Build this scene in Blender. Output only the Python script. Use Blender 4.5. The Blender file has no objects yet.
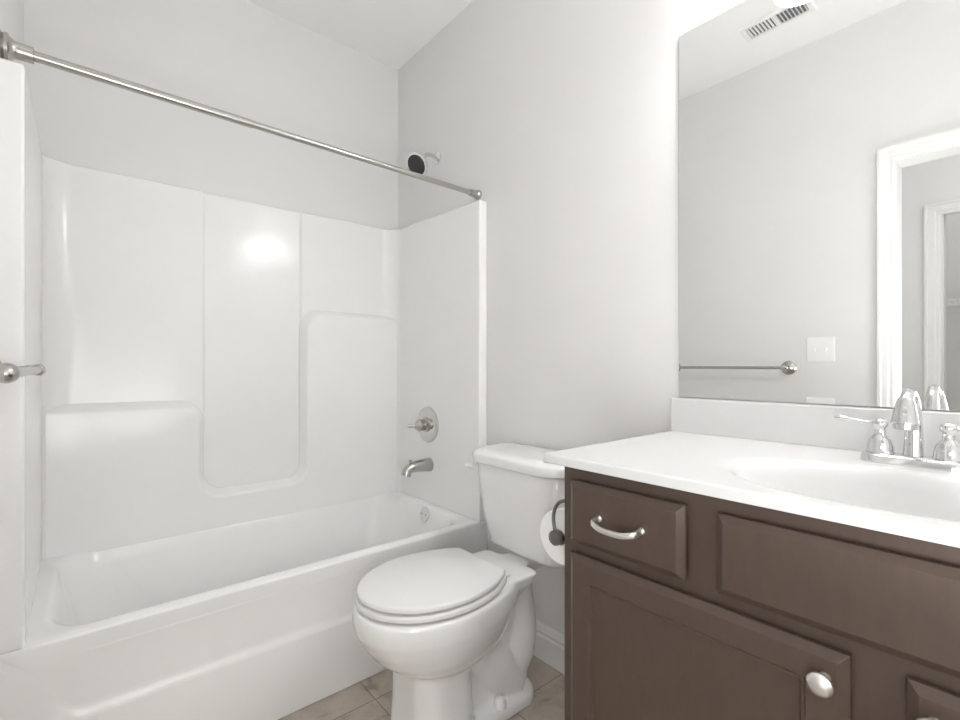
import bpy, bmesh, math, random
from mathutils import Vector, Matrix
random.seed(7)
sc = bpy.context.scene
COL = sc.collection
PI = math.pi

# ------------------------------------------------------------------ camera
cam_d = bpy.data.cameras.new('camera')
cam_d.sensor_width = 36.0
cam_d.lens = 474.7 / 960 * 36
cam_d.shift_y = 6 / 960
cam_d.clip_start = 0.01
cam = bpy.data.objects.new('camera', cam_d)
cam.location = (0, 0, 1.1)
cam.rotation_euler = (PI / 2, 0, math.radians(-40.19))
COL.objects.link(cam)
sc.camera = cam

# ------------------------------------------------------------------ world, exposure, room light
w = bpy.data.worlds.new('world')
sc.world = w
w.use_nodes = True
w.node_tree.nodes['Background'].inputs[0].default_value = (1, 1, 1, 1)
w.node_tree.nodes['Background'].inputs[1].default_value = 0.6
sc.view_settings.view_transform = 'Standard'
sc.view_settings.look = 'None'
sc.view_settings.gamma = 1.0
sc.view_settings.use_curve_mapping = False
sc.view_settings.exposure = 0.77
sc.cycles.max_bounces = 14
sc.cycles.diffuse_bounces = 8
sc.cycles.glossy_bounces = 6
sc.cycles.sample_clamp_indirect = 6.0

LAMP = 9.0           # glow of the vanity light's opal shades
BULB = 37.0          # glow of the bulbs at their open bottoms


def area(name, loc, rot, sx, sy, power, col=(1, 1, 1)):
    d = bpy.data.lights.new(name, 'AREA')
    d.shape = 'RECTANGLE'
    d.size, d.size_y = sx, sy
    d.energy = power
    d.color = col
    o = bpy.data.objects.new(name, d)
    o.location = loc
    o.rotation_euler = rot
    COL.objects.link(o)
    return o


# daylight coming in low from the hall through the open door, from an unseen panel; added fills brighten hall and closet
area('hall_daylight', (-0.88, -0.12, 0.50), (0, math.radians(-96), 0), 0.8, 0.5, 1.3)
area('hall_fill', (-0.72, -0.35, 2.66), (0, 0, 0), 0.5, 0.9, 3.2)
area('closet_fill', (-1.58, 0.1, 2.66), (0, 0, 0), 0.2, 0.4, 1.3)
# added fill panels: one in the doorway behind the camera, one bounced off the ceiling
area('camera_fill', (-0.165, -0.16, 0.95), (math.radians(90), 0, math.radians(-30)), 0.28, 0.55, 3.2)
area('bounce_fill', (0.36, -0.24, 0.8), (math.radians(180), 0, 0), 0.5, 0.3, 6.6)

# ------------------------------------------------------------------ materials


def base_mat(name):
    m = bpy.data.materials.new(name)
    m.use_nodes = True
    nt = m.node_tree
    return m, nt, nt.nodes['Principled BSDF']


def add_bump(nt, b, scale, strength, dist=0.001, detail=3, vec=None):
    n = nt.nodes.new('ShaderNodeTexNoise')
    n.inputs['Scale'].default_value = scale
    n.inputs['Detail'].default_value = detail
    tc = nt.nodes.new('ShaderNodeTexCoord')
    if vec:
        mp = nt.nodes.new('ShaderNodeMapping')
        mp.inputs['Scale'].default_value = vec
        nt.links.new(tc.outputs['Object'], mp.inputs['Vector'])
        nt.links.new(mp.outputs['Vector'], n.inputs['Vector'])
    else:
        nt.links.new(tc.outputs['Object'], n.inputs['Vector'])
    bu = nt.nodes.new('ShaderNodeBump')
    bu.inputs['Strength'].default_value = strength
    bu.inputs['Distance'].default_value = dist
    nt.links.new(n.outputs['Fac'], bu.inputs['Height'])
    nt.links.new(bu.outputs['Normal'], b.inputs['Normal'])
    return n


def mat(name, col, rough=0.5, metal=0.0, bump=None, coat=0.0, spec=None, var=0.0, vscale=6):
    m, nt, b = base_mat(name)
    b.inputs['Base Color'].default_value = (*col, 1)
    b.inputs['Roughness'].default_value = rough
    b.inputs['Metallic'].default_value = metal
    if coat:
        b.inputs['Coat Weight'].default_value = coat
        b.inputs['Coat Roughness'].default_value = 0.04
    if spec is not None:
        b.inputs['Specular IOR Level'].default_value = spec
    if bump:
        add_bump(nt, b, *bump)
    # faint procedural tone variation
    n = nt.nodes.new('ShaderNodeTexNoise')
    n.inputs['Scale'].default_value = vscale
    n.inputs['Detail'].default_value = 4
    tc = nt.nodes.new('ShaderNodeTexCoord')
    nt.links.new(tc.outputs['Object'], n.inputs['Vector'])
    r = nt.nodes.new('ShaderNodeValToRGB')
    v = max(var, 0.008)
    r.color_ramp.elements[0].position = 0.3
    r.color_ramp.elements[1].position = 0.7
    r.color_ramp.elements[0].color = (*[c * (1 - v) for c in col], 1)
    r.color_ramp.elements[1].color = (*[min(1, c * (1 + v)) for c in col], 1)
    nt.links.new(n.outputs['Fac'], r.inputs['Fac'])
    nt.links.new(r.outputs['Color'], b.inputs['Base Color'])
    return m


M = {}
M['wall'] = mat('wall_paint', (0.755, 0.752, 0.745), 0.75, bump=(220, 0.12, 0.001))
M['ceiling'] = mat('ceiling_paint', (0.86, 0.86, 0.855), 0.9, bump=(160, 0.2, 0.001))
M['trim'] = mat('trim_paint', (0.82, 0.82, 0.81), 0.35)
M['gelcoat'] = mat('gelcoat', (0.86, 0.86, 0.855), 0.17, bump=(7, 0.02, 0.002))
M['porcelain'] = mat('porcelain', (0.85, 0.85, 0.845), 0.06, coat=0.5)
M['seat'] = mat('seat_plastic', (0.78, 0.778, 0.772), 0.22)
M['marble'] = mat('cultured_marble', (0.71, 0.71, 0.708), 0.24, spec=0.4)
M['nickel'] = mat('brushed_nickel', (0.50, 0.485, 0.46), 0.26, 1.0)
M['satin'] = mat('satin_nickel', (0.86, 0.84, 0.81), 0.36, 1.0)
M['chrome'] = mat('chrome', (0.74, 0.74, 0.74), 0.07, 1.0)
M['polished'] = mat('polished_nickel', (0.66, 0.65, 0.63), 0.12, 1.0)
M['bronze'] = mat('dark_nickel', (0.22, 0.215, 0.205), 0.3, 1.0)
M['mirror'] = mat('mirror_silver', (0.93, 0.935, 0.93), 0.0, 1.0, var=0.001)
M['plastic'] = mat('white_plastic', (0.86, 0.86, 0.85), 0.3)
M['paper'] = mat('tissue_paper', (0.88, 0.88, 0.87), 0.95, bump=(300, 0.3, 0.001))
M['rubber'] = mat('spray_face_rubber', (0.035, 0.034, 0.032), 0.6)
M['black'] = mat('duct_black', (0.16, 0.16, 0.16), 0.9)
M['card'] = mat('cardboard', (0.42, 0.36, 0.29), 0.9)
M['caulk'] = mat('mirror_edge', (0.12, 0.13, 0.12), 0.4)


def wood_mat():
    m, nt, b = base_mat('espresso_wood')
    tc = nt.nodes.new('ShaderNodeTexCoord')
    mp = nt.nodes.new('ShaderNodeMapping')
    mp.inputs['Scale'].default_value = (6, 6, 1.6)
    n = nt.nodes.new('ShaderNodeTexNoise')
    n.inputs['Scale'].default_value = 14
    n.inputs['Detail'].default_value = 6
    n.inputs['Roughness'].default_value = 0.6
    r = nt.nodes.new('ShaderNodeValToRGB')
    r.color_ramp.elements[0].position = 0.32
    r.color_ramp.elements[1].position = 0.72
    r.color_ramp.elements[0].color = (0.074, 0.0495, 0.0375, 1)
    r.color_ramp.elements[1].color = (0.087, 0.0585, 0.0445, 1)
    nt.links.new(tc.outputs['Object'], mp.inputs['Vector'])
    nt.links.new(mp.outputs['Vector'], n.inputs['Vector'])
    nt.links.new(n.outputs['Fac'], r.inputs['Fac'])
    nt.links.new(r.outputs['Color'], b.inputs['Base Color'])
    b.inputs['Roughness'].default_value = 0.38
    bu = nt.nodes.new('ShaderNodeBump')
    bu.inputs['Strength'].default_value = 0.08
    bu.inputs['Distance'].default_value = 0.001
    nt.links.new(n.outputs['Fac'], bu.inputs['Height'])
    nt.links.new(bu.outputs['Normal'], b.inputs['Normal'])
    return m


M['wood'] = wood_mat()


def tile_mat():
    m, nt, b = base_mat('stone_tile')
    tc = nt.nodes.new('ShaderNodeTexCoord')
    mp = nt.nodes.new('ShaderNodeMapping')
    s = 0.313
    mp.inputs['Location'].default_value = (-0.747 + s * 8, -1.42 + s * 8, 0)
    br = nt.nodes.new('ShaderNodeTexBrick')
    br.offset = 0
    br.squash = 1
    br.inputs['Scale'].default_value = 1
    br.inputs['Brick Width'].default_value = s
    br.inputs['Row Height'].default_value = s
    br.inputs['Mortar Size'].default_value = 0.0022
    br.inputs['Mortar Smooth'].default_value = 0.2
    br.inputs['Bias'].default_value = 0
    br.inputs['Color1'].default_value = (1, 1, 1, 1)
    br.inputs['Color2'].default_value = (0.93, 0.93, 0.93, 1)
    br.inputs['Mortar'].default_value = (0.52, 0.49, 0.46, 1)
    n1 = nt.nodes.new('ShaderNodeTexNoise')
    n1.inputs['Scale'].default_value = 11
    n1.inputs['Detail'].default_value = 8
    n1.inputs['Roughness'].default_value = 0.68
    n1.inputs['Distortion'].default_value = 0.6
    r1 = nt.nodes.new('ShaderNodeValToRGB')
    e = r1.color_ramp.elements
    e[0].position = 0.30
    e[0].color = (0.27, 0.222, 0.18, 1)
    e[1].position = 0.60
    e[1].color = (0.56, 0.495, 0.43, 1)
    k = e.new(0.44)
    k.color = (0.47, 0.405, 0.345, 1)
    mx = nt.nodes.new('ShaderNodeMix')
    mx.data_type = 'RGBA'
    mx.blend_type = 'MULTIPLY'
    mx.inputs[0].default_value = 1
    nt.links.new(tc.outputs['Object'], mp.inputs['Vector'])
    nt.links.new(mp.outputs['Vector'], br.inputs['Vector'])
    nt.links.new(tc.outputs['Object'], n1.inputs['Vector'])
    nt.links.new(n1.outputs['Fac'], r1.inputs['Fac'])
    nt.links.new(r1.outputs['Color'], mx.inputs[6])
    nt.links.new(br.outputs['Color'], mx.inputs[7])
    nt.links.new(mx.outputs[2], b.inputs['Base Color'])
    b.inputs['Roughness'].default_value = 0.45
    bu = nt.nodes.new('ShaderNodeBump')
    bu.invert = True
    bu.inputs['Strength'].default_value = 0.4
    bu.inputs['Distance'].default_value = 0.002
    nt.links.new(br.outputs['Fac'], bu.inputs['Height'])
    nt.links.new(bu.outputs['Normal'], b.inputs['Normal'])
    return m


M['tile'] = tile_mat()


def glow_mat(name, strength):
    m, nt, b = base_mat(name)
    b.inputs['Base Color'].default_value = (0.9, 0.9, 0.88, 1)
    b.inputs['Emission Color'].default_value = (1, 0.99, 0.975, 1)
    b.inputs['Emission Strength'].default_value = strength
    return m


M['glow'] = glow_mat('lit_opal_glass', LAMP)
M['bulb'] = glow_mat('lit_bulb', BULB)

# ------------------------------------------------------------------ helpers


def wloc(o):
    v = Vector((0, 0, 0))
    while o:
        v += o.location
        o = o.parent
    return v


def obj(name, bm, m, parent=None, smooth=True, bevel=0, seg=2, angle=35, loc=None, recalc=True):
    """links a bmesh given in world coordinates as one mesh object"""
    if recalc:
        bmesh.ops.recalc_face_normals(bm, faces=bm.faces)
    off = wloc(parent)
    if loc is not None:
        off = off + Vector(loc)
    bmesh.ops.translate(bm, verts=bm.verts, vec=-off)
    me = bpy.data.meshes.new(name)
    bm.to_mesh(me)
    bm.free()
    me.materials.append(M[m])
    o = bpy.data.objects.new(name, me)
    COL.objects.link(o)
    if loc is not None:
        o.location = loc
    if parent:
        o.parent = parent
    if smooth:
        for p in me.polygons:
            p.use_smooth = True
        if not bevel:
            me.set_sharp_from_angle(angle=math.radians(angle))
    if bevel:
        md = o.modifiers.new('bevel', 'BEVEL')
        md.width = bevel
        md.segments = seg
        md.limit_method = 'ANGLE'
        md.angle_limit = math.radians(angle)
        wn = o.modifiers.new('normals', 'WEIGHTED_NORMAL')
        wn.weight = 100
        wn.thresh = 0.01
    return o


def thing(name, label, cat, loc, group=None):
    o = bpy.data.objects.new(name, None)
    o.empty_display_size = 0.05
    COL.objects.link(o)
    o.location = loc
    tag(o, label, cat, group)
    return o


def tag(o, label, cat, group=None):
    o['label'] = label
    o['category'] = cat
    if group:
        o['group'] = group
    return o


def struct(name, bm, m, **k):
    o = obj(name, bm, m, **k)
    o['kind'] = 'structure'
    return o


def box(bm, x0, x1, y0, y1, z0, z1):
    vs = [bm.verts.new((x, y, z)) for z in (z0, z1) for y in (y0, y1) for x in (x0, x1)]
    for f in ((0, 2, 3, 1), (4, 5, 7, 6), (0, 1, 5, 4), (2, 6, 7, 3), (0, 4, 6, 2), (1, 3, 7, 5)):
        bm.faces.new([vs[i] for i in f])
    return bm


def nb():
    return bmesh.new()


def B(*a):
    return box(nb(), *a)


def loft(bm, rings, cap0=True, cap1=True, closed=True):
    R = [[bm.verts.new(p) for p in r] for r in rings]
    n = len(R[0])
    for a, b in zip(R, R[1:]):
        for i in range(n if closed else n - 1):
            j = (i + 1) % n
            bm.faces.new((a[i], a[j], b[j], b[i]))
    if cap0:
        bm.faces.new(list(reversed(R[0])))
    if cap1:
        bm.faces.new(R[-1])
    return bm


def basis(axis):
    a = Vector(axis).normalized()
    h = Vector((0, 0, 1)) if abs(a.z) < 0.9 else Vector((1, 0, 0))
    u = a.cross(h).normalized()
    return a, u, a.cross(u).normalized()


def lathe(bm, origin, axis, prof, n=32, cap0=True, cap1=True):
    """prof: (distance along the axis, radius)"""
    a, u, v = basis(axis)
    o = Vector(origin)
    rings = []
    for t, r in prof:
        r = max(r, 1e-4)
        rings.append([o + a * t + u * (r * math.cos(2 * PI * i / n)) + v * (r * math.sin(2 * PI * i / n)) for i in range(n)])
    return loft(bm, rings, cap0, cap1)


def smooth_path(pts, sub=8):
    """Catmull-Rom through points (any dimension)"""
    P = [Vector(p) for p in pts]
    P = [P[0] * 2 - P[1]] + P + [P[-1] * 2 - P[-2]]
    out = []
    for i in range(1, len(P) - 2):
        for k in range(sub):
            t = k / sub
            a, b, c, d = P[i - 1], P[i], P[i + 1], P[i + 2]
            out.append(0.5 * ((2 * b) + (c - a) * t + (2 * a - 5 * b + 4 * c - d) * t * t + (3 * b - a - 3 * c + d) * t ** 3))
    out.append(P[-2])
    return out


def tube(bm, path, radii, n=16, squash=None):
    """swept round tube; radii a number or a list; squash=(su, sv) scales of the section"""
    P = [Vector(p) for p in path]
    if not isinstance(radii, (list, tuple)):
        radii = [radii] * len(P)
    rings = []
    u = None
    for i, p in enumerate(P):
        t = (P[min(i + 1, len(P) - 1)] - P[max(i - 1, 0)]).normalized()
        if u is None:
            _, u, _ = basis(t)
        u = (u - t * u.dot(t)).normalized()
        v = t.cross(u)
        su, sv = squash if squash else (1, 1)
        rings.append([p + u * (radii[i] * su * math.cos(2 * PI * k / n)) + v * (radii[i] * sv * math.sin(2 * PI * k / n)) for k in range(n)])
    return loft(bm, rings)


def rrect(x0, x1, y0, y1, r, k=8):
    """rounded rectangle outline, 4*(k+1) points"""
    out = []
    for cx, cy, a0 in ((x1 - r, y1 - r, 0), (x0 + r, y1 - r, PI / 2), (x0 + r, y0 + r, PI), (x1 - r, y0 + r, 1.5 * PI)):
        for i in range(k + 1):
            a = a0 + PI / 2 * i / k
            out.append((cx + r * math.cos(a), cy + r * math.sin(a)))
    return out


def fillet(pts, k=8):
    """pts: (x, y, radius) -> outline with rounded corners"""
    out = []
    n = len(pts)
    for i in range(n):
        p = Vector(pts[i][:2])
        r = pts[i][2]
        if r <= 0:
            out.append(tuple(p))
            continue
        a = (Vector(pts[i - 1][:2]) - p).normalized()
        b = (Vector(pts[(i + 1) % n][:2]) - p).normalized()
        ang = a.angle(b)
        d = r / math.tan(ang / 2)
        c = p + (a + b).normalized() * (r / math.sin(ang / 2))
        s, e = p + a * d - c, p + b * d - c
        a0 = math.atan2(s.y, s.x)
        da = (math.atan2(e.y, e.x) - a0 + PI) % (2 * PI) - PI
        for q in range(k + 1):
            t = a0 + da * q / k
            out.append((c.x + r * math.cos(t), c.y + r * math.sin(t)))
    return out


def prism(bm, outline, axis, a0, a1):
    def P(p, h):
        if axis == 'z':
            return (p[0], p[1], h)
        if axis == 'y':
            return (p[0], h, p[1])
        return (h, p[0], p[1])
    return loft(bm, [[P(p, a0) for p in outline], [P(p, a1) for p in outline]])


# ------------------------------------------------------------------ room shell
XP, YL, XW, YN, ZC = 1.335, 2.275, -0.146, -0.41, 2.72
struct('floor', B(-2.1, XP + 0.1, -1.9, YL + 0.1, -0.05, 0), 'tile', smooth=False)
struct('ceiling', B(-2.1, XP + 0.1, -1.9, YL + 0.1, ZC, ZC + 0.05), 'ceiling', smooth=False)
struct('wall_right', B(XP, XP + 0.1, -1.9, YL + 0.1, 0, ZC), 'wall', smooth=False)
struct('wall_far', B(XW - 0.115, XP, YL, YL + 0.1, 0, ZC), 'wall', smooth=False)
struct('wall_near', B(XW, XP, YN - 0.1, YN, 0, ZC), 'wall', smooth=False)
D0, D1, DZ = -0.37, 0.436, 2.036      # door opening along y, and its height
bm = nb()
box(bm, XW - 0.115, XW, D1, YL, 0, ZC)
box(bm, XW - 0.115, XW, YN - 0.1, D0, 0, ZC)
box(bm, XW - 0.115, XW, D0, D1, DZ, ZC)
struct('wall_left', bm, 'wall', smooth=False)


def casing(bm, xs, sgn, y0, y1, ztop, wd=0.08):
    """moulded casing around an opening y0..y1 on the plane x = xs, standing out along sgn"""
    prof = [(0, 0.010), (0.008, 0.013), (0.020, 0.013), (0.026, 0.016), (wd - 0.016, 0.017), (wd - 0.011, 0.021), (wd, 0.021)]
    rows = []
    for d, t in [(0, 0)] + prof + [(wd, 0)]:
        rows.append([(xs + sgn * t, y1 + d, 0), (xs + sgn * t, y1 + d, ztop + d), (xs + sgn * t, y0 - d, ztop + d), (xs + sgn * t, y0 - d, 0)])
    R = [[bm.verts.new(p) for p in r] for r in rows]
    n = len(R)
    for i in range(n):
        a, b = R[i], R[(i + 1) % n]
        for k in range(3):
            bm.faces.new((a[k], a[k + 1], b[k + 1], b[k]))
    bm.faces.new([r[0] for r in R])
    bm.faces.new([r[3] for r in reversed(R)])


# door frame of the bathroom: jambs, stop and casing on both faces
bm = nb()
casing(bm, XW, 1, D0 + 0.012, D1 - 0.012, DZ - 0.011, 0.062)
struct('trim_1', bm, 'trim', angle=20)
bm = nb()
for y0, y1 in ((D1 - 0.016, D1), (D0, D0 + 0.016)):
    box(bm, XW - 0.115, XW, y0, y1, 0, DZ)
box(bm, XW - 0.115, XW, D0, D1, DZ - 0.016, DZ)
struct('trim_2', bm, 'trim', smooth=False)
bm = nb()
casing(bm, XW - 0.115, -1, D0 + 0.012, D1 - 0.012, DZ - 0.011, 0.062)
struct('trim_3', bm, 'trim', angle=20)

# hall behind the doorway, seen in the mirror
HX = -1.2
bm = nb()
box(bm, HX - 0.1, HX, 0.37, 0.66, 0, ZC)
box(bm, HX - 0.1, HX, -1.9, -0.30, 0, ZC)
box(bm, HX - 0.1, HX, -0.30, 0.37, 2.0, ZC)
struct('wall_hall_back', bm, 'wall', smooth=False)
bm = nb()
casing(bm, HX, 1, -0.30, 0.382, 1.985, 0.07)
struct('trim_4', bm, 'trim', angle=20)
struct('wall_hall_side', B(HX, XW - 0.115, 0.56, 0.66, 0, ZC), 'wall', smooth=False)
struct('wall_hall_end', B(HX - 0.1, XW - 0.115, -1.9, -1.8, 0, ZC), 'wall', smooth=False)
# casing edge of a further door in the hall's side wall
bm = nb()
box(bm, -1.08, -1.01, 0.54, 0.56, 0, 2.06)
box(bm, -1.01, -0.40, 0.54, 0.56, 1.99, 2.06)
struct('trim_5', bm, 'trim', bevel=0.006)
struct('wall_closet_back', B(-1.95, -1.85, -0.5, 0.75, 0, ZC), 'wall', smooth=False)
struct('wall_closet_side', B(-1.85, HX - 0.1, 0.62, 0.72, 0, ZC), 'wall', smooth=False)
struct('wall_closet_end', B(-1.85, HX - 0.1, -0.5, -0.4, 0, ZC), 'wall', smooth=False)


def baseboard(name, x0, x1, y0, y1, nx, ny):
    """moulded baseboard along a wall; (nx, ny) points into the room, (x0,y0)-(x1,y1) lies on the wall"""
    prof = [(0, 0), (0.014, 0), (0.014, 0.088), (0.011, 0.094), (0.011, 0.100), (0.013, 0.106), (0.008, 0.117), (0.007, 0.124), (0.004, 0.130), (0, 0.130)]
    r0 = [(x0 + nx * d, y0 + ny * d, z) for d, z in prof]
    r1 = [(x1 + nx * d, y1 + ny * d, z) for d, z in prof]
    return struct(name, loft(nb(), [r0, r1]), 'trim', angle=20)


baseboard('baseboard_right', XP, XP, 0.66, 1.528, -1, 0)
baseboard('baseboard_left', XW, XW, 0.48, 1.528, 1, 0)
baseboard('baseboard_hall', HX, HX, 0.46, 0.56, 1, 0)

# ------------------------------------------------------------------ tub and shower unit
TF, TB, TL_, TR = 1.53, 2.235, -0.097, 1.29
ZT = 1.822
unit = thing('tub_shower_unit', 'glossy white molded one-piece bathtub with tall shower surround walls', 'bathtub', (0.6, 1.9, 0))
# surround walls: inner path with rounded corners, then the outer path along the room's walls
inner = []
rc = 0.085
inner += [(TR, TF), (TR, TB - rc)]
for i in range(1, 11):
    a = i / 10 * PI / 2
    inner.append((TR - rc + rc * math.cos(a), TB - rc * 0.9 + rc * 0.9 * math.sin(a)))
inner += [(0.800, TB), (0.797, TB + 0.001), (0.789, TB + 0.008), (0.786, TB + 0.009), (0.402, TB + 0.009), (0.399, TB + 0.008), (0.391, TB + 0.001), (0.388, TB)]
for i in range(0, 10):
    a = PI / 2 + i / 10 * PI / 2
    inner.append((TL_ + rc + rc * math.cos(a), TB - rc * 0.9 + rc * 0.9 * math.sin(a)))
inner += [(TL_, TB - rc), (TL_, TF)]
outer = [(XW + 0.001, TF), (XW + 0.001, YL - 0.001), (XP - 0.001, YL - 0.001), (XP - 0.001, TF)]
sbm = prism(nb(), inner + outer, 'z', 0.44, ZT)
for v in sbm.verts:
    if v.co.z > 1:
        v.co.z -= 0.018 * max(0, 1 - (v.co.y - TF) / (TB - TF))
obj('surround', sbm, 'gelcoat', unit, bevel=0.007, seg=3, angle=50)
# raised moulded ledges on the long wall, stepping down to a low shelf in the middle
rings = []
for dy, d in ((0.006, 0), (0.001, 0), (-0.002, 0.001), (-0.006, 0.0035), (-0.034, 0.0205), (-0.038, 0.024), (-0.0405, 0.029), (-0.041, 0.034)):
    o = fillet([(-0.090, 0.43, 0), (-0.090, 0.966 - d, 0), (0.394 - d, 0.962 - d, 0.090 - d * 0.6), (0.394 - d, 0.586 - d, 0.075 + d * 0.6),
                (0.786 + d, 0.586 - d, 0.065 + d * 0.6), (0.786 + d, 1.368 - d, 0.095 - d * 0.6), (1.283, 1.363 - d, 0), (1.283, 0.43, 0)], 10)
    rings.append([(x, TB + dy, z) for x, z in o])
obj('molded_ledge', loft(nb(), rings), 'gelcoat', unit, angle=60)
# basin


def zr(o, z):
    return [(x, y, z) for x, y in o]


rings = [zr(rrect(XW + 0.002, XP - 0.002, TF + 0.004, YL - 0.002, 0.004), 0.39),
         zr(rrect(XW + 0.002, XP - 0.002, TF + 0.004, YL - 0.002, 0.004), 0.436),
         zr(rrect(XW + 0.01, XP - 0.01, TF + 0.010, YL - 0.01, 0.006), 0.442),
         zr(rrect(-0.070, 1.265, TF + 0.040, 2.205, 0.095), 0.443),
         zr(rrect(-0.060, 1.256, TF + 0.052, 2.198, 0.095), 0.439),
         zr(rrect(-0.052, 1.249, TF + 0.062, 2.192, 0.12), 0.428),
         zr(rrect(-0.040, 1.240, TF + 0.070, 2.185, 0.15), 0.38),
         zr(rrect(0.010, 1.205, TF + 0.095, 2.165, 0.20), 0.20),
         zr(rrect(0.050, 1.170, TF + 0.115, 2.145, 0.22), 0.115),
         zr(rrect(0.090, 1.130, TF + 0.145, 2.115, 0.21), 0.085),
         zr(rrect(0.150, 1.080, TF + 0.190, 2.070, 0.17), 0.075)]
obj('tub_basin', loft(nb(), rings, cap0=False), 'gelcoat', unit, angle=80)


def yr(o, y):
    return [(x, y, z) for x, z in o]


rings = [yr(rrect(XW + 0.001, XP - 0.001, 0, 0.442, 0.004, 10), TF + 0.03),
         yr(rrect(XW + 0.001, XP - 0.001, 0, 0.442, 0.004, 10), TF + 0.006),
         yr(rrect(XW + 0.004, XP - 0.004, 0.003, 0.437, 0.004, 10), TF),
         yr(rrect(-0.066, 1.266, 0.224, 0.434, 0.080, 10), TF),
         yr(rrect(-0.061, 1.261, 0.229, 0.424, 0.076, 10), TF + 0.0008),
         yr(rrect(-0.052, 1.252, 0.237, 0.396, 0.070, 10), TF + 0.0040),
         yr(rrect(-0.042, 1.242, 0.245, 0.366, 0.058, 10), TF + 0.0080),
         yr(rrect(-0.034, 1.234, 0.252, 0.336, 0.040, 10), TF + 0.0100),
         yr(rrect(-0.020, 1.220, 0.262, 0.310, 0.022, 10), TF + 0.0105)]
obj('apron', loft(nb(), rings), 'gelcoat', unit, angle=60)

# overflow plate on the drain end
nrm = Vector((-0.96, 0, 0.19)).normalized()
t = thing('overflow_cover', 'small round chrome overflow cover on the tub wall under the spout', 'drain cover', (1.243, 1.872, 0.402))
obj('cover_plate', lathe(nb(), (1.246, 1.872, 0.402), nrm, [(0, 0.033), (0.006, 0.035), (0.009, 0.033), (0.012, 0.02), (0.012, 0.001)]), 'chrome', t)
for s in (-1, 1):
    obj('screw', lathe(nb(), Vector((1.246, 1.872 + s * 0.016, 0.402)) + nrm * 0.009, nrm, [(0, 0.0045), (0.004, 0.0045), (0.005, 0.003)], 12), 'nickel', t)

# shower valve
c = Vector((TR, 1.914, 0.818))
t = thing('shower_valve', 'round chrome shower valve plate with lever handle on the surround wall', 'shower valve', c)
obj('escutcheon', lathe(nb(), c + Vector((0.002, 0, 0)), (-1, 0, 0), [(0, 0.086), (0.008, 0.085), (0.012, 0.078), (0.014, 0.060), (0.017, 0.045), (0.017, 0.03)], 48), 'polished', t)
h = obj('handle', lathe(nb(), c, (-1, 0, 0), [(0.014, 0.034), (0.020, 0.036), (0.024, 0.027), (0.045, 0.026), (0.050, 0.029), (0.056, 0.029), (0.064, 0.022), (0.070, 0.018), (0.076, 0.012), (0.078, 0.002)], 32), 'nickel', t)
obj('lever', tube(nb(), smooth_path([c + Vector((-0.060, 0.0, 0)), c + Vector((-0.078, 0.006, -0.002)), c + Vector((-0.094, 0.013, -0.002)), c + Vector((-0.106, 0.019, 0.0))], 5),
               [0.011, 0.0105, 0.0098, 0.009, 0.0085, 0.008, 0.0077, 0.0075, 0.0075, 0.008, 0.0085, 0.009, 0.0095, 0.0095, 0.009, 0.005]), 'polished', h)
obj('stop_screw', lathe(nb(), c + Vector((0, -0.052, -0.004)), (-1, 0, 0), [(0.01, 0.005), (0.020, 0.005), (0.022, 0.002)], 12), 'nickel', t)

# tub spout
s0 = Vector((TR, 1.902, 0.626))
t = thing('tub_spout', 'brushed nickel tub spout with small lift knob below the shower valve', 'tub spout', s0)
path = smooth_path([s0 + Vector((0.002, 0, 0)), s0 + Vector((-0.05, 0, 0.002)), s0 + Vector((-0.095, 0, 0.0)), s0 + Vector((-0.122, 0, -0.010)), s0 + Vector((-0.132, 0, -0.036))], 6)
rad = [0.033 - 0.011 * min(1, i / 16) for i in range(len(path))]
bm = tube(nb(), path, rad, 24)
obj('spout_body', bm, 'nickel', t, angle=50)
obj('diverter_knob', lathe(nb(), s0 + Vector((-0.110, 0, 0.014)), (0, 0, 1), [(0, 0.004), (0.012, 0.004), (0.013, 0.0075), (0.019, 0.0075), (0.022, 0.004)], 16), 'nickel', t)

# shower head
f0 = Vector((XP, 1.900, 2.112))
t = thing('shower_fixture', 'round chrome shower head with dark spray face on a short bent wall arm', 'shower head', f0)
obj('wall_flange', lathe(nb(), f0, (-1, 0, 0), [(0, 0.030), (0.006, 0.030), (0.014, 0.020), (0.018, 0.012)], 32), 'chrome', t)
hc = Vector((1.226, 1.8775, 2.053))       # back of the head
ax = Vector((-0.78, -0.22, -0.56)).normalized()
obj('arm', tube(nb(), smooth_path([f0, f0 + Vector((-0.04, 0, 0.004)), f0 + Vector((-0.075, -0.006, -0.008)), hc], 6), 0.0095, 16), 'chrome', t)
hd = obj('head', lathe(nb(), hc - ax * 0.006, ax, [(0, 0.010), (0.006, 0.016), (0.016, 0.017), (0.022, 0.028), (0.032, 0.050), (0.040, 0.058), (0.048, 0.059), (0.050, 0.056), (0.049, 0.048)], 40), 'chrome', t)
fb = lathe(nb(), hc - ax * 0.006 + ax * 0.046, ax, [(0, 0.046), (0.004, 0.0465), (0.006, 0.043), (0.007, 0.001)], 40)
a_, u_, v_ = basis(ax)
fc = hc + ax * 0.0465
for rr, cnt in ((0.012, 6), (0.024, 12), (0.036, 18)):
    for k in range(cnt):
        an = 2 * PI * k / cnt
        lathe(fb, fc + u_ * rr * math.cos(an) + v_ * rr * math.sin(an), ax, [(0, 0.002), (0.003, 0.0015)], 6)
obj('spray_face', fb, 'rubber', hd)

# curtain rod
RY, RZ = 1.588, 1.846
t = thing('shower_curtain_rod', 'bare brushed nickel shower curtain rod spanning above the tub', 'curtain rod', (0.6, RY, RZ))
ZL, ZR = 1.857, 1.847
RA = Vector((XP - XW, 0, ZR - ZL)).normalized()


def on_rod(x):
    return (x, RY, ZL + (ZR - ZL) * (x - XW) / (XP - XW))


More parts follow.
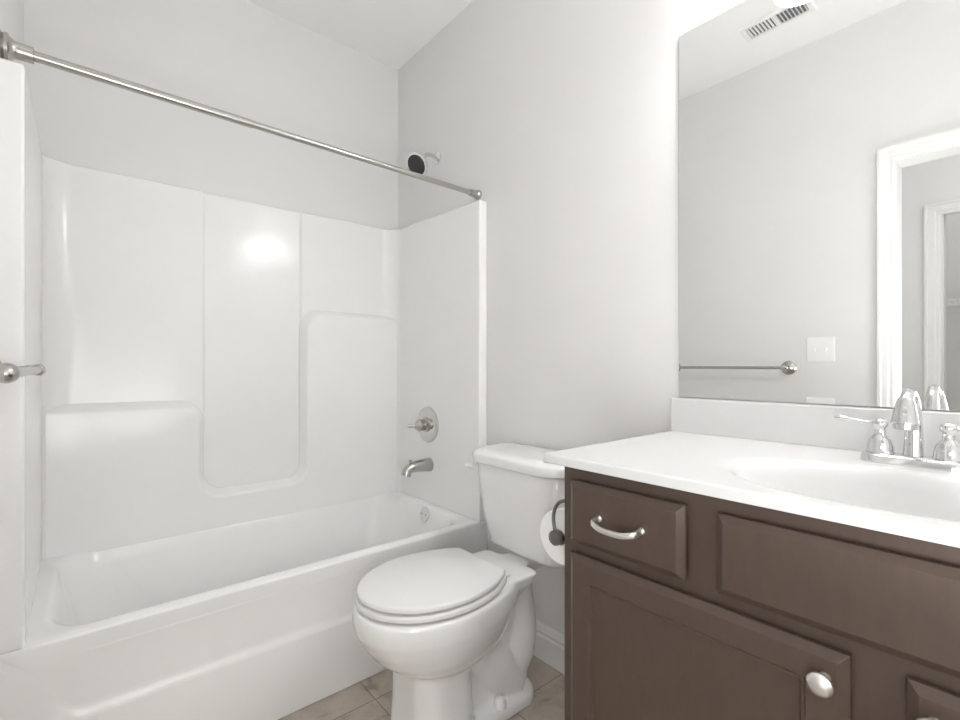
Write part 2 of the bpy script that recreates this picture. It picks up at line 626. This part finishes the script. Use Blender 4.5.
obj('outer_tube', lathe(nb(), on_rod(-0.11), RA, [(0, 0.0125), (0.522, 0.0125), (0.523, 0.011)]), 'nickel', t)
obj('inner_tube', lathe(nb(), on_rod(0.41), RA, [(0, 0.0105), (0.9, 0.0105)]), 'nickel', t)
obj('end_flange', lathe(nb(), on_rod(XW), RA, [(0, 0.034), (0.003, 0.035), (0.006, 0.034), (0.008, 0.030), (0.012, 0.033), (0.018, 0.033), (0.021, 0.026), (0.028, 0.0205), (0.036, 0.0190), (0.062, 0.0185), (0.063, 0.013)]), 'nickel', t)
obj('end_flange', lathe(nb(), on_rod(XP), -RA, [(0, 0.020), (0.004, 0.021), (0.012, 0.020), (0.016, 0.017), (0.022, 0.0155), (0.048, 0.015), (0.049, 0.011)]), 'nickel', t)

# ------------------------------------------------------------------ toilet
TY = 1.175
toilet = thing('toilet', 'white two-piece toilet with closed lid between bathtub and vanity', 'toilet', (1.0, TY, 0))


def egg(tip, hw, xm, back, xe, n=36):
    """outline from the rounded tip back to a straight edge at x = xe; xm widest point, back sets the taper"""
    pts = []
    for i in range(n + 1):
        a = -PI / 2 + PI * i / n
        pts.append((xm - (xm - tip) * math.cos(a), TY - hw * math.sin(a)))
    k = 12
    side = []
    for i in range(1, k + 1):
        x = xm + (xe - xm) * i / k
        side.append((x, hw * math.sqrt(max(0, 1 - ((x - xm) / back) ** 2))))
    lo = [(x, TY - y) for x, y in side]
    hi = [(x, TY + y) for x, y in reversed(side)]
    return pts + lo + hi


def eggring(z, *a, **k):
    return [(x, y, z) for x, y in egg(*a, **k)]


bm = nb()
# bowl
loft(bm, [eggring(0.432, 0.574, 0.183, 0.80, 0.30, 1.06), eggring(0.424, 0.568, 0.188, 0.80, 0.31, 1.06),
          eggring(0.400, 0.566, 0.189, 0.80, 0.32, 1.06), eggring(0.372, 0.570, 0.187, 0.80, 0.32, 1.05),
          eggring(0.335, 0.588, 0.178, 0.80, 0.30, 1.03), eggring(0.295, 0.618, 0.163, 0.80, 0.29, 1.00),
          eggring(0.262, 0.655, 0.143, 0.81, 0.27, 0.98), eggring(0.238, 0.690, 0.122, 0.82, 0.24, 0.95),
          eggring(0.224, 0.712, 0.108, 0.83, 0.22, 0.93)])
# pedestal


def rr3(z, x0, x1, hw, r):
    return [(x, y, z) for x, y in rrect(x0, x1, TY - hw, TY + hw, r)]


loft(bm, [rr3(0, 0.690, 0.915, 0.122, 0.075), rr3(0.02, 0.697, 0.915, 0.117, 0.075), rr3(0.12, 0.705, 0.905, 0.114, 0.07), rr3(0.30, 0.708, 0.90, 0.112, 0.07)])
# deck under the tank
loft(bm, [rr3(0.29, 0.90, 1.06, 0.055, 0.03), rr3(0.34, 0.90, 1.09, 0.078, 0.03), rr3(0.38, 0.90, 1.115, 0.104, 0.03), rr3(0.405, 0.90, 1.13, 0.122, 0.03), rr3(0.437, 0.90, 1.14, 0.131, 0.03)])
loft(bm, [rr3(0.395, 1.05, 1.26, 0.045, 0.03), rr3(0.436, 1.05, 1.26, 0.060, 0.03)])
# web, foot, trapway
loft(bm, [rr3(0, 0.80, 1.14, 0.060, 0.02), rr3(0.20, 0.80, 1.13, 0.052, 0.02), rr3(0.40, 0.80, 1.16, 0.060, 0.02)])
loft(bm, [rr3(0, 0.80, 1.185, 0.108, 0.085), rr3(0.030, 0.80, 1.182, 0.105, 0.085), rr3(0.042, 0.80, 1.170, 0.092, 0.08)])
tube(bm, smooth_path([(1.11, TY, 0.42), (1.135, TY, 0.33), (1.145, TY, 0.24), (1.125, TY, 0.14), (1.07, TY, 0.05)], 6),
     [0.078, 0.077, 0.076, 0.075, 0.074, 0.073, 0.072, 0.072, 0.072, 0.073, 0.074, 0.075, 0.077, 0.079, 0.081, 0.082, 0.083, 0.083, 0.083, 0.082, 0.081, 0.08, 0.08, 0.079, 0.078], 24)
tube(bm, smooth_path([(0.86, TY, 0.33), (0.93, TY, 0.24), (1.0, TY, 0.16), (1.06, TY, 0.10), (1.10, TY, 0.05)], 6), [0.06 + 0.028 * min(1, i / 14) for i in range(25)], 24)
bowl = obj('bowl', bm, 'porcelain', toilet)
rm = bowl.modifiers.new('fuse', 'REMESH')
rm.mode = 'VOXEL'
rm.voxel_size = 0.0055
rm.use_smooth_shade = True
sm = bowl.modifiers.new('smooth', 'SMOOTH')
sm.factor = 0.5
sm.iterations = 9
dg = bpy.context.evaluated_depsgraph_get()
me = bpy.data.meshes.new_from_object(bowl.evaluated_get(dg))
bowl.modifiers.clear()
bowl.data = me
for p in me.polygons:
    p.use_smooth = True
if not me.materials:
    me.materials.append(M['porcelain'])


def slab(bm, z0, z1, tip, hw, xm, back, xe, e=0.006):
    def s(z, d):
        return eggring(z, tip + d, hw - d, xm, back, xe - d)
    return loft(bm, [s(z0, e * 0.7), s(z0 + e * 0.4, 0), s(z1 - e, 0), s(z1 - e * 0.35, e * 0.4), s(z1, e * 1.3)])


obj('seat', slab(nb(), 0.4385, 0.4555, 0.576, 0.182, 0.80, 0.262, 1.010), 'seat', toilet, angle=50)
obj('lid', slab(nb(), 0.4615, 0.4785, 0.579, 0.179, 0.80, 0.257, 1.002, 0.007), 'seat', toilet, angle=50)
for s in (-1, 1):
    obj('hinge', loft(nb(), [[(x, y, z) for x, y in rrect(0.995, 1.045, TY + s * 0.075 - 0.02, TY + s * 0.075 + 0.02, 0.012)] for z in (0.434, 0.446)]), 'seat', toilet, bevel=0.004)
for s in (-1, 1):
    obj('bolt_cap', lathe(nb(), (1.005, TY + s * 0.083, 0.036), (0, 0, 1), [(0, 0.020), (0.016, 0.0195), (0.025, 0.015), (0.029, 0.007), (0.030, 0.001)], 20), 'plastic', toilet)

# tank: tapering rounded box with a bowed front
KY = 1.162


def tank_ring(z, xf, hw, r=0.05, bow=0.005, xb=1.318):
    o = []
    rb = 0.03        # small corners at the wall, wide ones in front
    pts = [(xb, KY - hw, rb), (xb, KY + hw, rb), (xf, KY + hw, r), (xf, KY - hw, r)]
    for x, y in fillet(pts, 12):
        f = max(0, (xb - x) / (xb - xf))
        o.append((x - bow * f * (1 - ((y - KY) / hw) ** 2), y, z))
    return o


tank = obj('tank', loft(nb(), [tank_ring(0.445, 1.175, 0.170, 0.07), tank_ring(0.448, 1.160, 0.186, 0.08), tank_ring(0.466, 1.147, 0.198, 0.085), tank_ring(0.55, 1.134, 0.212, 0.09),
                              tank_ring(0.66, 1.120, 0.224, 0.095), tank_ring(0.746, 1.109, 0.2275, 0.095), tank_ring(0.7495, 1.112, 0.224, 0.092), tank_ring(0.750, 1.125, 0.215, 0.08), tank_ring(0.755, 1.126, 0.214, 0.08)]), 'porcelain', toilet, angle=60)
obj('tank_lid', loft(nb(), [tank_ring(0.754, 1.100, 0.228, 0.095), tank_ring(0.7555, 1.093, 0.234, 0.10), tank_ring(0.780, 1.090, 0.237, 0.10), tank_ring(0.789, 1.095, 0.232, 0.10), tank_ring(0.795, 1.110, 0.219, 0.09), tank_ring(0.797, 1.14, 0.20, 0.07)]), 'porcelain', toilet, angle=60)
lv = smooth_path([(1.140, KY + 0.185, 0.728), (1.112, KY + 0.185, 0.732), (1.094, KY + 0.190, 0.737), (1.080, KY + 0.203, 0.737)], 6)
obj('flush_lever', tube(nb(), lv, [0.013] * 6 + [0.012] * 6 + [0.010, 0.0095, 0.009, 0.0085, 0.008, 0.007, 0.004], 16, (0.8, 1.0)), 'plastic', toilet, angle=60)

# ------------------------------------------------------------------ vanity
VX, VL, VR, VT = 0.790, 0.656, -0.385, 0.891
van = thing('vanity_cabinet', 'dark brown wooden bathroom vanity cabinet with drawers and doors under a white sink top', 'vanity', (1.06, 0.134, 0))
bm = nb()
box(bm, VX + 0.018, XP - 0.003, VL - 0.016, VL, 0.0, VT - 0.001)
box(bm, VX + 0.018, XP - 0.003, VR, VR + 0.016, 0.0, VT - 0.001)
box(bm, VX + 0.018, XP - 0.003, VR + 0.016, VL - 0.016, 0.09, 0.106)
box(bm, XP - 0.012, XP - 0.003, VR + 0.016, VL - 0.016, 0.106, VT - 0.001)
box(bm, VX + 0.075, VX + 0.09, VR + 0.016, VL - 0.016, 0.0, 0.09)
obj('body', bm, 'wood', van, smooth=False)
bm = nb()
for y0, y1, z0, z1 in ((VL - 0.038, VL, 0.09, VT), (VR, VR + 0.038, 0.09, VT), (VR + 0.038, VL - 0.038, VT - 0.045, VT), (VR + 0.038, VL - 0.038, 0.706, 0.748),
                       (VR + 0.038, VL - 0.038, 0.09, 0.130), (0.318, 0.388, 0.748, VT - 0.045), (-0.116, -0.046, 0.748, VT - 0.045), (0.096, 0.176, 0.13, 0.706)):
    box(bm, VX, VX + 0.018, y0, y1, z0, z1)
obj('face_frame', bm, 'wood', van, smooth=False)
FX = VX - 0.022       # front plane of the overlay fronts


def front_rings(y0, y1, z0, z1, steps):
    """rings (inset, x) building a moulded front"""
    rs = []
    for d, x in steps:
        rs.append([(x, y0 + d, z0 + d), (x, y1 - d, z0 + d), (x, y1 - d, z1 - d), (x, y0 + d, z1 - d)])
    return rs


def bumpers(bm, y0, y1, z0, z1):
    for y in (y0 + 0.02, y1 - 0.02):
        for z in (z0 + 0.02, z1 - 0.02):
            lathe(bm, (VX + 0.0005, y, z), (-1, 0, 0), [(0, 0.005), (0.006, 0.005)], 10)
    return bm


def drawer_front(name, y0, y1, z0, z1):
    return obj(name, loft(bumpers(nb(), y0, y1, z0, z1), front_rings(y0, y1, z0, z1, [(0, VX - 0.005), (0, VX - 0.013), (0.001, VX - 0.014), (0.012, FX)])), 'wood', van, smooth=False, bevel=0.0008, angle=20)


def door_front(name, y0, y1, z0, z1):
    st = 0.058
    return obj(name, loft(bumpers(nb(), y0, y1, z0, z1), front_rings(y0, y1, z0, z1, [(0, VX - 0.005), (0, VX - 0.013), (0.001, VX - 0.014), (0.012, FX), (st - 0.010, FX), (st - 0.007, FX + 0.004), (st - 0.003, FX + 0.004), (st, FX + 0.010), (st + 0.002, FX + 0.010)])), 'wood', van, smooth=False, bevel=0.0006, angle=20)


def pull(parent, y, z):
    ln = 0.0455
    pts = [(FX, y + ln, z + 0.004), (FX - 0.020, y + ln, z + 0.002), (FX - 0.026, y + ln - 0.006, z), (FX - 0.030, y + ln * 0.5, z - 0.004), (FX - 0.031, y, z - 0.005),
           (FX - 0.030, y - ln * 0.5, z - 0.004), (FX - 0.026, y - ln + 0.006, z), (FX - 0.020, y - ln, z + 0.002), (FX, y - ln, z + 0.004)]
    path = smooth_path(pts, 5)
    rings = []
    for i, p in enumerate(path):
        tn = (path[min(i + 1, len(path) - 1)] - path[max(i - 1, 0)]).normalized()
        sd = tn.cross(Vector((0, 0, 1)))
        sd = sd.normalized() if sd.length > 0.01 else Vector((0, 1, 0))
        up = sd.cross(tn).normalized()
        a = abs(i / (len(path) - 1) - 0.5) * 2
        hw = 0.0052 + 0.0012 * a ** 3
        th = 0.0028
        rings.append([p + up * (hw * u) + sd * (th * v) for u, v in ((-1, -0.7), (-0.7, -1), (0.7, -1), (1, -0.7), (1, 0.7), (0.7, 1), (-0.7, 1), (-1, 0.7))])
    bm = loft(nb(), rings)
    for s in (-1, 1):
        lathe(bm, (FX + 0.001, y + s * ln, z + 0.004), (-1, 0, 0), [(0, 0.0065), (0.003, 0.0065), (0.004, 0.0055)], 16)
    return obj('pull', bm, 'satin', parent, angle=40)


def knob(parent, y, z):
    return obj('knob', lathe(nb(), (FX, y, z), (-1, 0, 0), [(0, 0.0075), (0.003, 0.0075), (0.005, 0.0055), (0.012, 0.0055), (0.016, 0.010), (0.019, 0.0145), (0.022, 0.0160), (0.0255, 0.0150), (0.0285, 0.009), (0.0295, 0.001)], 28), 'satin', parent, angle=60)


ZD0, ZD1 = 0.739, 0.866
d1 = drawer_front('drawer', 0.386, 0.629, ZD0, ZD1)
pull(d1, 0.507, 0.801)
drawer_front('false_front', -0.063, 0.334, ZD0, ZD1)
d2 = drawer_front('drawer', -0.361, -0.113, ZD0, ZD1)
pull(d2, -0.231, 0.795)
k1 = door_front('door', 0.163, 0.629, 0.105, 0.717)
knob(k1, 0.189, 0.680)
k2 = door_front('door', -0.361, 0.107, 0.105, 0.717)
knob(k2, 0.081, 0.680)

# ------------------------------------------------------------------ sink top
CT = 0.912
ctop = thing('sink_countertop', 'white cultured marble vanity top with molded oval sink and backsplash', 'countertop', (1.04, 0.145, 0.892))
SX, SY, SB, SA = 0.972, 0.148, 0.158, 0.236
cx0, cx1, cy0, cy1 = 0.768, XP - 0.001, -0.402, 0.697
N = 128
corner = [math.atan2(y - SY, x - SX) for x in (cx0, cx1) for y in (cy0, cy1)]
angs = [2 * PI * i / N - PI for i in range(N)]
for ca in corner:
    k = min(range(N), key=lambda i: abs((angs[i] - ca + PI) % (2 * PI) - PI))
    angs[k] = ca


def rect_pt(a, ins, z):
    dx, dy = math.cos(a), math.sin(a)
    t = min(((cx1 if dx > 0 else cx0) - SX) / dx if abs(dx) > 1e-9 else 9e9, ((cy1 if dy > 0 else cy0) - SY) / dy if abs(dy) > 1e-9 else 9e9)
    x, y = SX + dx * t, SY + dy * t
    return (min(max(x, cx0 + ins), cx1 - ins), min(max(y, cy0 + ins), cy1 - ins), z)


def ell(a, ka, kb, z, ox=0):
    # same polar direction, on an ellipse
    dx, dy = math.cos(a), math.sin(a)
    t = 1 / math.sqrt((dx / (SB * kb)) ** 2 + (dy / (SA * ka)) ** 2)
    return (SX + ox + dx * t, SY + dy * t, z)


rings = [[rect_pt(a, 0.001, 0.892) for a in angs], [rect_pt(a, 0, 0.893) for a in angs], [rect_pt(a, 0, 0.8945) for a in angs], [rect_pt(a, 0, CT - 0.0055) for a in angs], [rect_pt(a, 0, CT - 0.004) for a in angs], [rect_pt(a, 0.0012, CT - 0.0012) for a in angs], [rect_pt(a, 0.004, CT) for a in angs], [rect_pt(a, 0.0065, CT) for a in angs]]
for kk, z, ox in ((1.16, CT, 0), (1.14, CT, 0), (1.10, CT - 0.0004, 0), (1.06, CT - 0.0014, 0), (1.03, CT - 0.0030, 0), (1.0, CT - 0.006, 0), (0.968, CT - 0.013, 0), (0.93, CT - 0.03, 0), (0.86, CT - 0.065, 0.003), (0.74, CT - 0.098, 0.008), (0.55, CT - 0.122, 0.014), (0.30, CT - 0.132, 0.02), (0.12, CT - 0.135, 0.02)):
    rings.append([ell(a, kk, kk, z, ox) for a in angs])
obj('sink_top', loft(nb(), rings, cap0=False), 'marble', ctop, angle=60)
obj('backsplash', B(XP - 0.021, XP - 0.001, cy0, 0.697, CT - 0.001, 1.008), 'marble', ctop, bevel=0.003, seg=3)
obj('drain', lathe(nb(), (SX + 0.02, SY, CT - 0.136), (0, 0, 1), [(0, 0.026), (0.004, 0.026), (0.006, 0.022), (0.006, 0.018), (0.010, 0.016), (0.012, 0.002)], 28), 'chrome', ctop)

# ------------------------------------------------------------------ mirror
mir = obj('wall_mirror', B(XP - 0.006, XP - 0.0005, -0.385, 0.679, 1.0115, 2.055), 'mirror', smooth=False, loc=(XP - 0.003, 0.147, 1.0115))
tag(mir, 'large frameless rectangular mirror on the wall above the sink backsplash', 'mirror')
mir.data.materials.append(M['caulk'])
for p in mir.data.polygons:
    p.material_index = 0 if p.normal.x < -0.9 else 1

# ------------------------------------------------------------------ faucet
FXC, FYC = 1.212, 0.158
fau = thing('sink_faucet', 'chrome two-handle centerset faucet at the back of the sink', 'faucet', (FXC, FYC, CT))


def fring(z, d):
    return [(x, y, z) for x, y in rrect(FXC - 0.030 + d, FXC + 0.028 - d, FYC - 0.079 + d, FYC + 0.079 - d, 0.026 - d * 0.9)]


obj('base_plate', loft(nb(), [fring(CT, 0), fring(CT + 0.003, 0), fring(CT + 0.012, 0.001), fring(CT + 0.016, 0.005), fring(CT + 0.017, 0.009), fring(CT + 0.018, 0.012)]), 'chrome', fau, angle=50)
for s in (-1, 1):
    hc = Vector((FXC, FYC + s * 0.0485, CT + 0.016))
    hb = obj('handle', lathe(nb(), hc, (0, 0, 1), [(0, 0.0225), (0.003, 0.0235), (0.006, 0.0215), (0.014, 0.0215), (0.026, 0.0185), (0.033, 0.0135), (0.037, 0.0095), (0.046, 0.0085), (0.050, 0.0095), (0.053, 0.0125), (0.060, 0.0135), (0.066, 0.0105), (0.069, 0.002)], 32), 'chrome', fau, angle=50)
    p = smooth_path([hc + Vector((0, 0, 0.060)), hc + Vector((0.0, s * 0.018, 0.059)), hc + Vector((-0.002, s * 0.040, 0.061)), hc + Vector((-0.003, s * 0.060, 0.0645)), hc + Vector((-0.004, s * 0.074, 0.065))], 5)
    rl = [0.0085, 0.0078, 0.0070, 0.0063, 0.0058, 0.0054, 0.0052, 0.0052, 0.0054, 0.0057, 0.0061, 0.0066, 0.0071, 0.0076, 0.0080, 0.0082, 0.0081, 0.0077, 0.0069, 0.0055, 0.0025]
    obj('lever', tube(nb(), p, rl, 16, (1.0, 0.72)), 'chrome', hb, angle=60)
z0 = CT + 0.017
sp = smooth_path([(FXC + 0.004, FYC, z0 - 0.002), (FXC + 0.006, FYC, z0 + 0.03), (FXC + 0.005, FYC, z0 + 0.07), (FXC - 0.006, FYC, z0 + 0.104), (FXC - 0.030, FYC, z0 + 0.119), (FXC - 0.056, FYC, z0 + 0.117), (FXC - 0.072, FYC, z0 + 0.107)], 6)
rs = []
for i in range(len(sp)):
    q = i / (len(sp) - 1)
    rs.append(0.0165 - 0.0065 * min(1, q / 0.55))
spout = obj('spout', tube(nb(), sp, rs, 24), 'chrome', fau, angle=60)
tip = Vector((FXC - 0.076, FYC, z0 + 0.1165))
dn = Vector((-0.16, 0, -1)).normalized()
obj('outlet', lathe(nb(), tip, dn, [(-0.004, 0.002), (-0.002, 0.006), (0.004, 0.0105), (0.012, 0.0135), (0.030, 0.0165), (0.046, 0.0195), (0.048, 0.0205), (0.051, 0.0200), (0.052, 0.0175), (0.060, 0.0165), (0.0605, 0.013), (0.058, 0.012)], 32), 'chrome', spout, angle=40)
obj('lift_rod', lathe(nb(), (FXC + 0.024, FYC, z0 - 0.002), (0, 0, 1), [(0, 0.003), (0.055, 0.003), (0.056, 0.006), (0.064, 0.0065), (0.068, 0.003)], 14), 'chrome', fau)

# ------------------------------------------------------------------ toilet paper and its holder
RX, RYY, RZZ = 0.850, 0.731, 0.700
t = thing('paper_holder', 'dark nickel curved-arm toilet paper holder on the side of the vanity', 'paper holder', (RX, VL, 0.787))
obj('wall_plate', lathe(nb(), (RX, VL, 0.787), (0, 1, 0), [(0, 0.024), (0.004, 0.024), (0.010, 0.016), (0.014, 0.007)], 28), 'bronze', t)
arm = smooth_path([(RX, VL + 0.008, 0.787), (RX, VL + 0.040, 0.792), (RX, VL + 0.064, 0.785), (RX, VL + 0.079, 0.765), (RX, VL + 0.083, 0.738), (RX, RYY, RZZ)], 6)
obj('arm', tube(nb(), arm, 0.0042, 14), 'bronze', t)
obj('roll_bar', lathe(nb(), (RX - 0.012, RYY, RZZ), (1, 0, 0), [(0, 0.002), (0.001, 0.010), (0.004, 0.0165), (0.008, 0.0175), (0.014, 0.0165), (0.016, 0.0125), (0.120, 0.0125), (0.121, 0.007), (0.135, 0.007), (0.136, 0.002)], 24), 'bronze', t)
bm = nb()
R0 = 0.0175
lathe(bm, (RX + 0.012, RYY, RZZ - 0.003), (1, 0, 0), [(0, R0 + 0.001), (0, 0.061), (0.002, 0.063), (0.100, 0.063), (0.102, 0.061), (0.102, R0 + 0.001), (0.0, R0 + 0.001)], 48, False, False)
roll = thing('toilet_paper_roll', 'white toilet paper roll on the dark holder beside the vanity', 'toilet paper', (RX + 0.063, RYY, RZZ - 0.003))
obj('paper', bm, 'paper', roll, angle=40)
obj('cardboard_core', lathe(nb(), (RX + 0.012, RYY, RZZ - 0.003), (1, 0, 0), [(0, R0), (0.102, R0), (0.102, R0 - 0.0015), (0, R0 - 0.0015), (0, R0)], 32, False, False), 'card', roll)

# ------------------------------------------------------------------ towel bar
BX, BZ, BY0, BY1 = -0.070, 1.091, 0.843, 1.455
t = thing('towel_bar', 'brushed nickel towel bar on the wall opposite the mirror', 'towel bar', (XW, (BY0 + BY1) / 2, BZ))
obj('bar', lathe(nb(), (BX, BY0, BZ), (0, 1, 0), [(0, 0.0078), (BY1 - BY0, 0.0078)], 24), 'nickel', t)
for y, s in ((BY0, -1), (BY1, 1)):
    pb = obj('post', lathe(nb(), (XW, y, BZ), (1, 0, 0), [(0, 0.034), (0.004, 0.036), (0.008, 0.034), (0.014, 0.024), (0.020, 0.013), (0.030, 0.0085), (0.044, 0.0080), (0.056, 0.0105), (0.062, 0.0115)], 32), 'nickel', t, angle=50)
    obj('finial', lathe(nb(), (BX, y - s * 0.014, BZ), (0, s, 0), [(0, 0.008), (0.003, 0.0115), (0.009, 0.0128), (0.018, 0.0128), (0.026, 0.011), (0.031, 0.0075), (0.034, 0.001)], 28), 'nickel', pb, angle=60)

# ------------------------------------------------------------------ switch and outlet plates


def plate(name, label, cat, y0, y1, z0, z1):
    t = thing(name, label, cat, (XW, (y0 + y1) / 2, (z0 + z1) / 2))
    obj('plate', loft(nb(), [[(XW + x, a, b) for a, b in rrect(y0 + d, y1 - d, z0 + d, z1 - d, 0.005)] for x, d in ((0, 0), (0.003, 0), (0.0055, 0.003), (0.006, 0.006))]), 'plastic', t, angle=30)
    return t


t = plate('light_switch', 'white double light switch plate beside the door, seen in the mirror', 'light switch', 0.648, 0.767, 1.119, 1.243)
zc = 1.181
for y in (0.684, 0.731):
    obj('toggle', loft(nb(), [[(XW + 0.005, y + a * 0.005, zc + b * 0.011) for a, b in ((-1, -1), (1, -1), (1, 1), (-1, 1))], [(XW + 0.014, y + a * 0.0035, zc + 0.006 + b * 0.004) for a, b in ((-1, -1), (1, -1), (1, 1), (-1, 1))]]), 'plastic', t, bevel=0.001)
    for s in (-1, 1):
        obj('screw', lathe(nb(), (XW + 0.005, y, zc + s * 0.030), (1, 0, 0), [(0, 0.0035), (0.002, 0.003), (0.0022, 0.001)], 10), 'satin', t)
t = plate('wall_outlet', 'white double outlet plate on the wall under the light switch', 'outlet', 0.648, 0.767, 0.823, 0.943)
for y in (0.684, 0.731):
    bm = nb()
    for s in (-1, 1):
        lathe(bm, (XW + 0.004, y, 0.883 + s * 0.020), (1, 0, 0), [(0, 0.0165), (0.004, 0.0160), (0.0042, 0.002)], 20)
    obj('receptacle', bm, 'plastic', t)

# ------------------------------------------------------------------ ceiling vent
t = thing('ceiling_vent', 'white slatted air vent in the ceiling, seen in the mirror', 'vent', (0.17, 0.80, ZC))
vx0, vx1, vy0, vy1 = 0.102, 0.238, 0.655, 0.945
bm = nb()
rv = [[(x, y, ZC - z) for x, y in ((vx0 + d, vy0 + d), (vx1 - d, vy0 + d), (vx1 - d, vy1 - d), (vx0 + d, vy1 - d))] for d, z in ((0, 0), (0, 0.003), (0.006, 0.008), (0.024, 0.009), (0.024, 0.0))]
loft(bm, rv, False, False)
box(bm, vx0 + 0.022, vx1 - 0.022, 0.795, 0.805, ZC - 0.009, ZC - 0.001)
obj('frame', bm, 'trim', t, angle=20)
obj('duct', B(vx0 + 0.02, vx1 - 0.02, vy0 + 0.02, vy1 - 0.02, ZC - 0.0012, ZC - 0.0004), 'black', t, smooth=False)
for i in range(16):
    y = vy0 + 0.031 + i * (vy1 - vy0 - 0.062) / 15
    if abs(y - 0.80) < 0.006:
        continue
    s = 0.0022 if y > 0.80 else -0.0040
    zt, zb = ZC - 0.0014, ZC - 0.0082
    rr_ = [(y - s, zt), (y + s, zb), (y + s + 0.0012, zb), (y - s + 0.0012, zt)]
    obj('slat', loft(nb(), [[(x, a, b) for a, b in rr_] for x in (vx0 + 0.023, vx1 - 0.023)]), 'trim', t, smooth=False)

# ------------------------------------------------------------------ vanity light above the mirror
t = thing('vanity_light', 'three-shade vanity light on the wall above the mirror, glimpsed in it', 'wall light', (XP, 0.15, 2.24))
obj('back_plate', B(XP - 0.022, XP, -0.17, 0.47, 2.23, 2.32), 'nickel', t, bevel=0.006)
for y in (0.408, 0.150, -0.108):
    ob = obj('arm', tube(nb(), smooth_path([(XP - 0.02, y, 2.278), (XP - 0.07, y, 2.295), (XP - 0.118, y, 2.285), (XP - 0.130, y, 2.248)], 6), 0.008, 14), 'nickel', t)
    obj('shade', lathe(nb(), (XP - 0.130, y, 2.258), (0, 0, -1), [(0, 0.018), (0.010, 0.030), (0.030, 0.040), (0.090, 0.050), (0.150, 0.060), (0.168, 0.061), (0.169, 0.058), (0.150, 0.057), (0.090, 0.046), (0.03, 0.035), (0.02, 0.001)], 28), 'glow', ob)
    obj('bulb', lathe(nb(), (XP - 0.130, y, 2.258), (0, 0, -1), [(0.150, 0.001), (0.151, 0.050), (0.162, 0.050), (0.172, 0.042), (0.179, 0.024), (0.181, 0.001)], 24), 'bulb', ob)

# ------------------------------------------------------------------ closet wire shelf glimpsed through the doorway
t = thing('wire_shelf', 'white wire closet shelf beyond the hall doorway, seen in the mirror', 'shelf', (-1.7, 0.1, 1.52))
bm = nb()
for x in (-1.56, -1.66, -1.76, -1.845):
    lathe(bm, (x, -0.395, 1.52), (0, 1, 0), [(0, 0.004), (1.01, 0.004)], 8)
lathe(bm, (-1.56, -0.395, 1.485), (0, 1, 0), [(0, 0.004), (1.01, 0.004)], 8)
obj('long_rod', bm, 'plastic', t)
bm = nb()
for i in range(40):
    y = -0.38 + i * 0.0253
    lathe(bm, (-1.845, y, 1.524), (1, 0, 0), [(0, 0.002), (0.285, 0.002)], 6)
    lathe(bm, (-1.56, y, 1.524), (0, 0, -1), [(0, 0.002), (0.039, 0.002)], 6)
obj('cross_wire', bm, 'plastic', t)
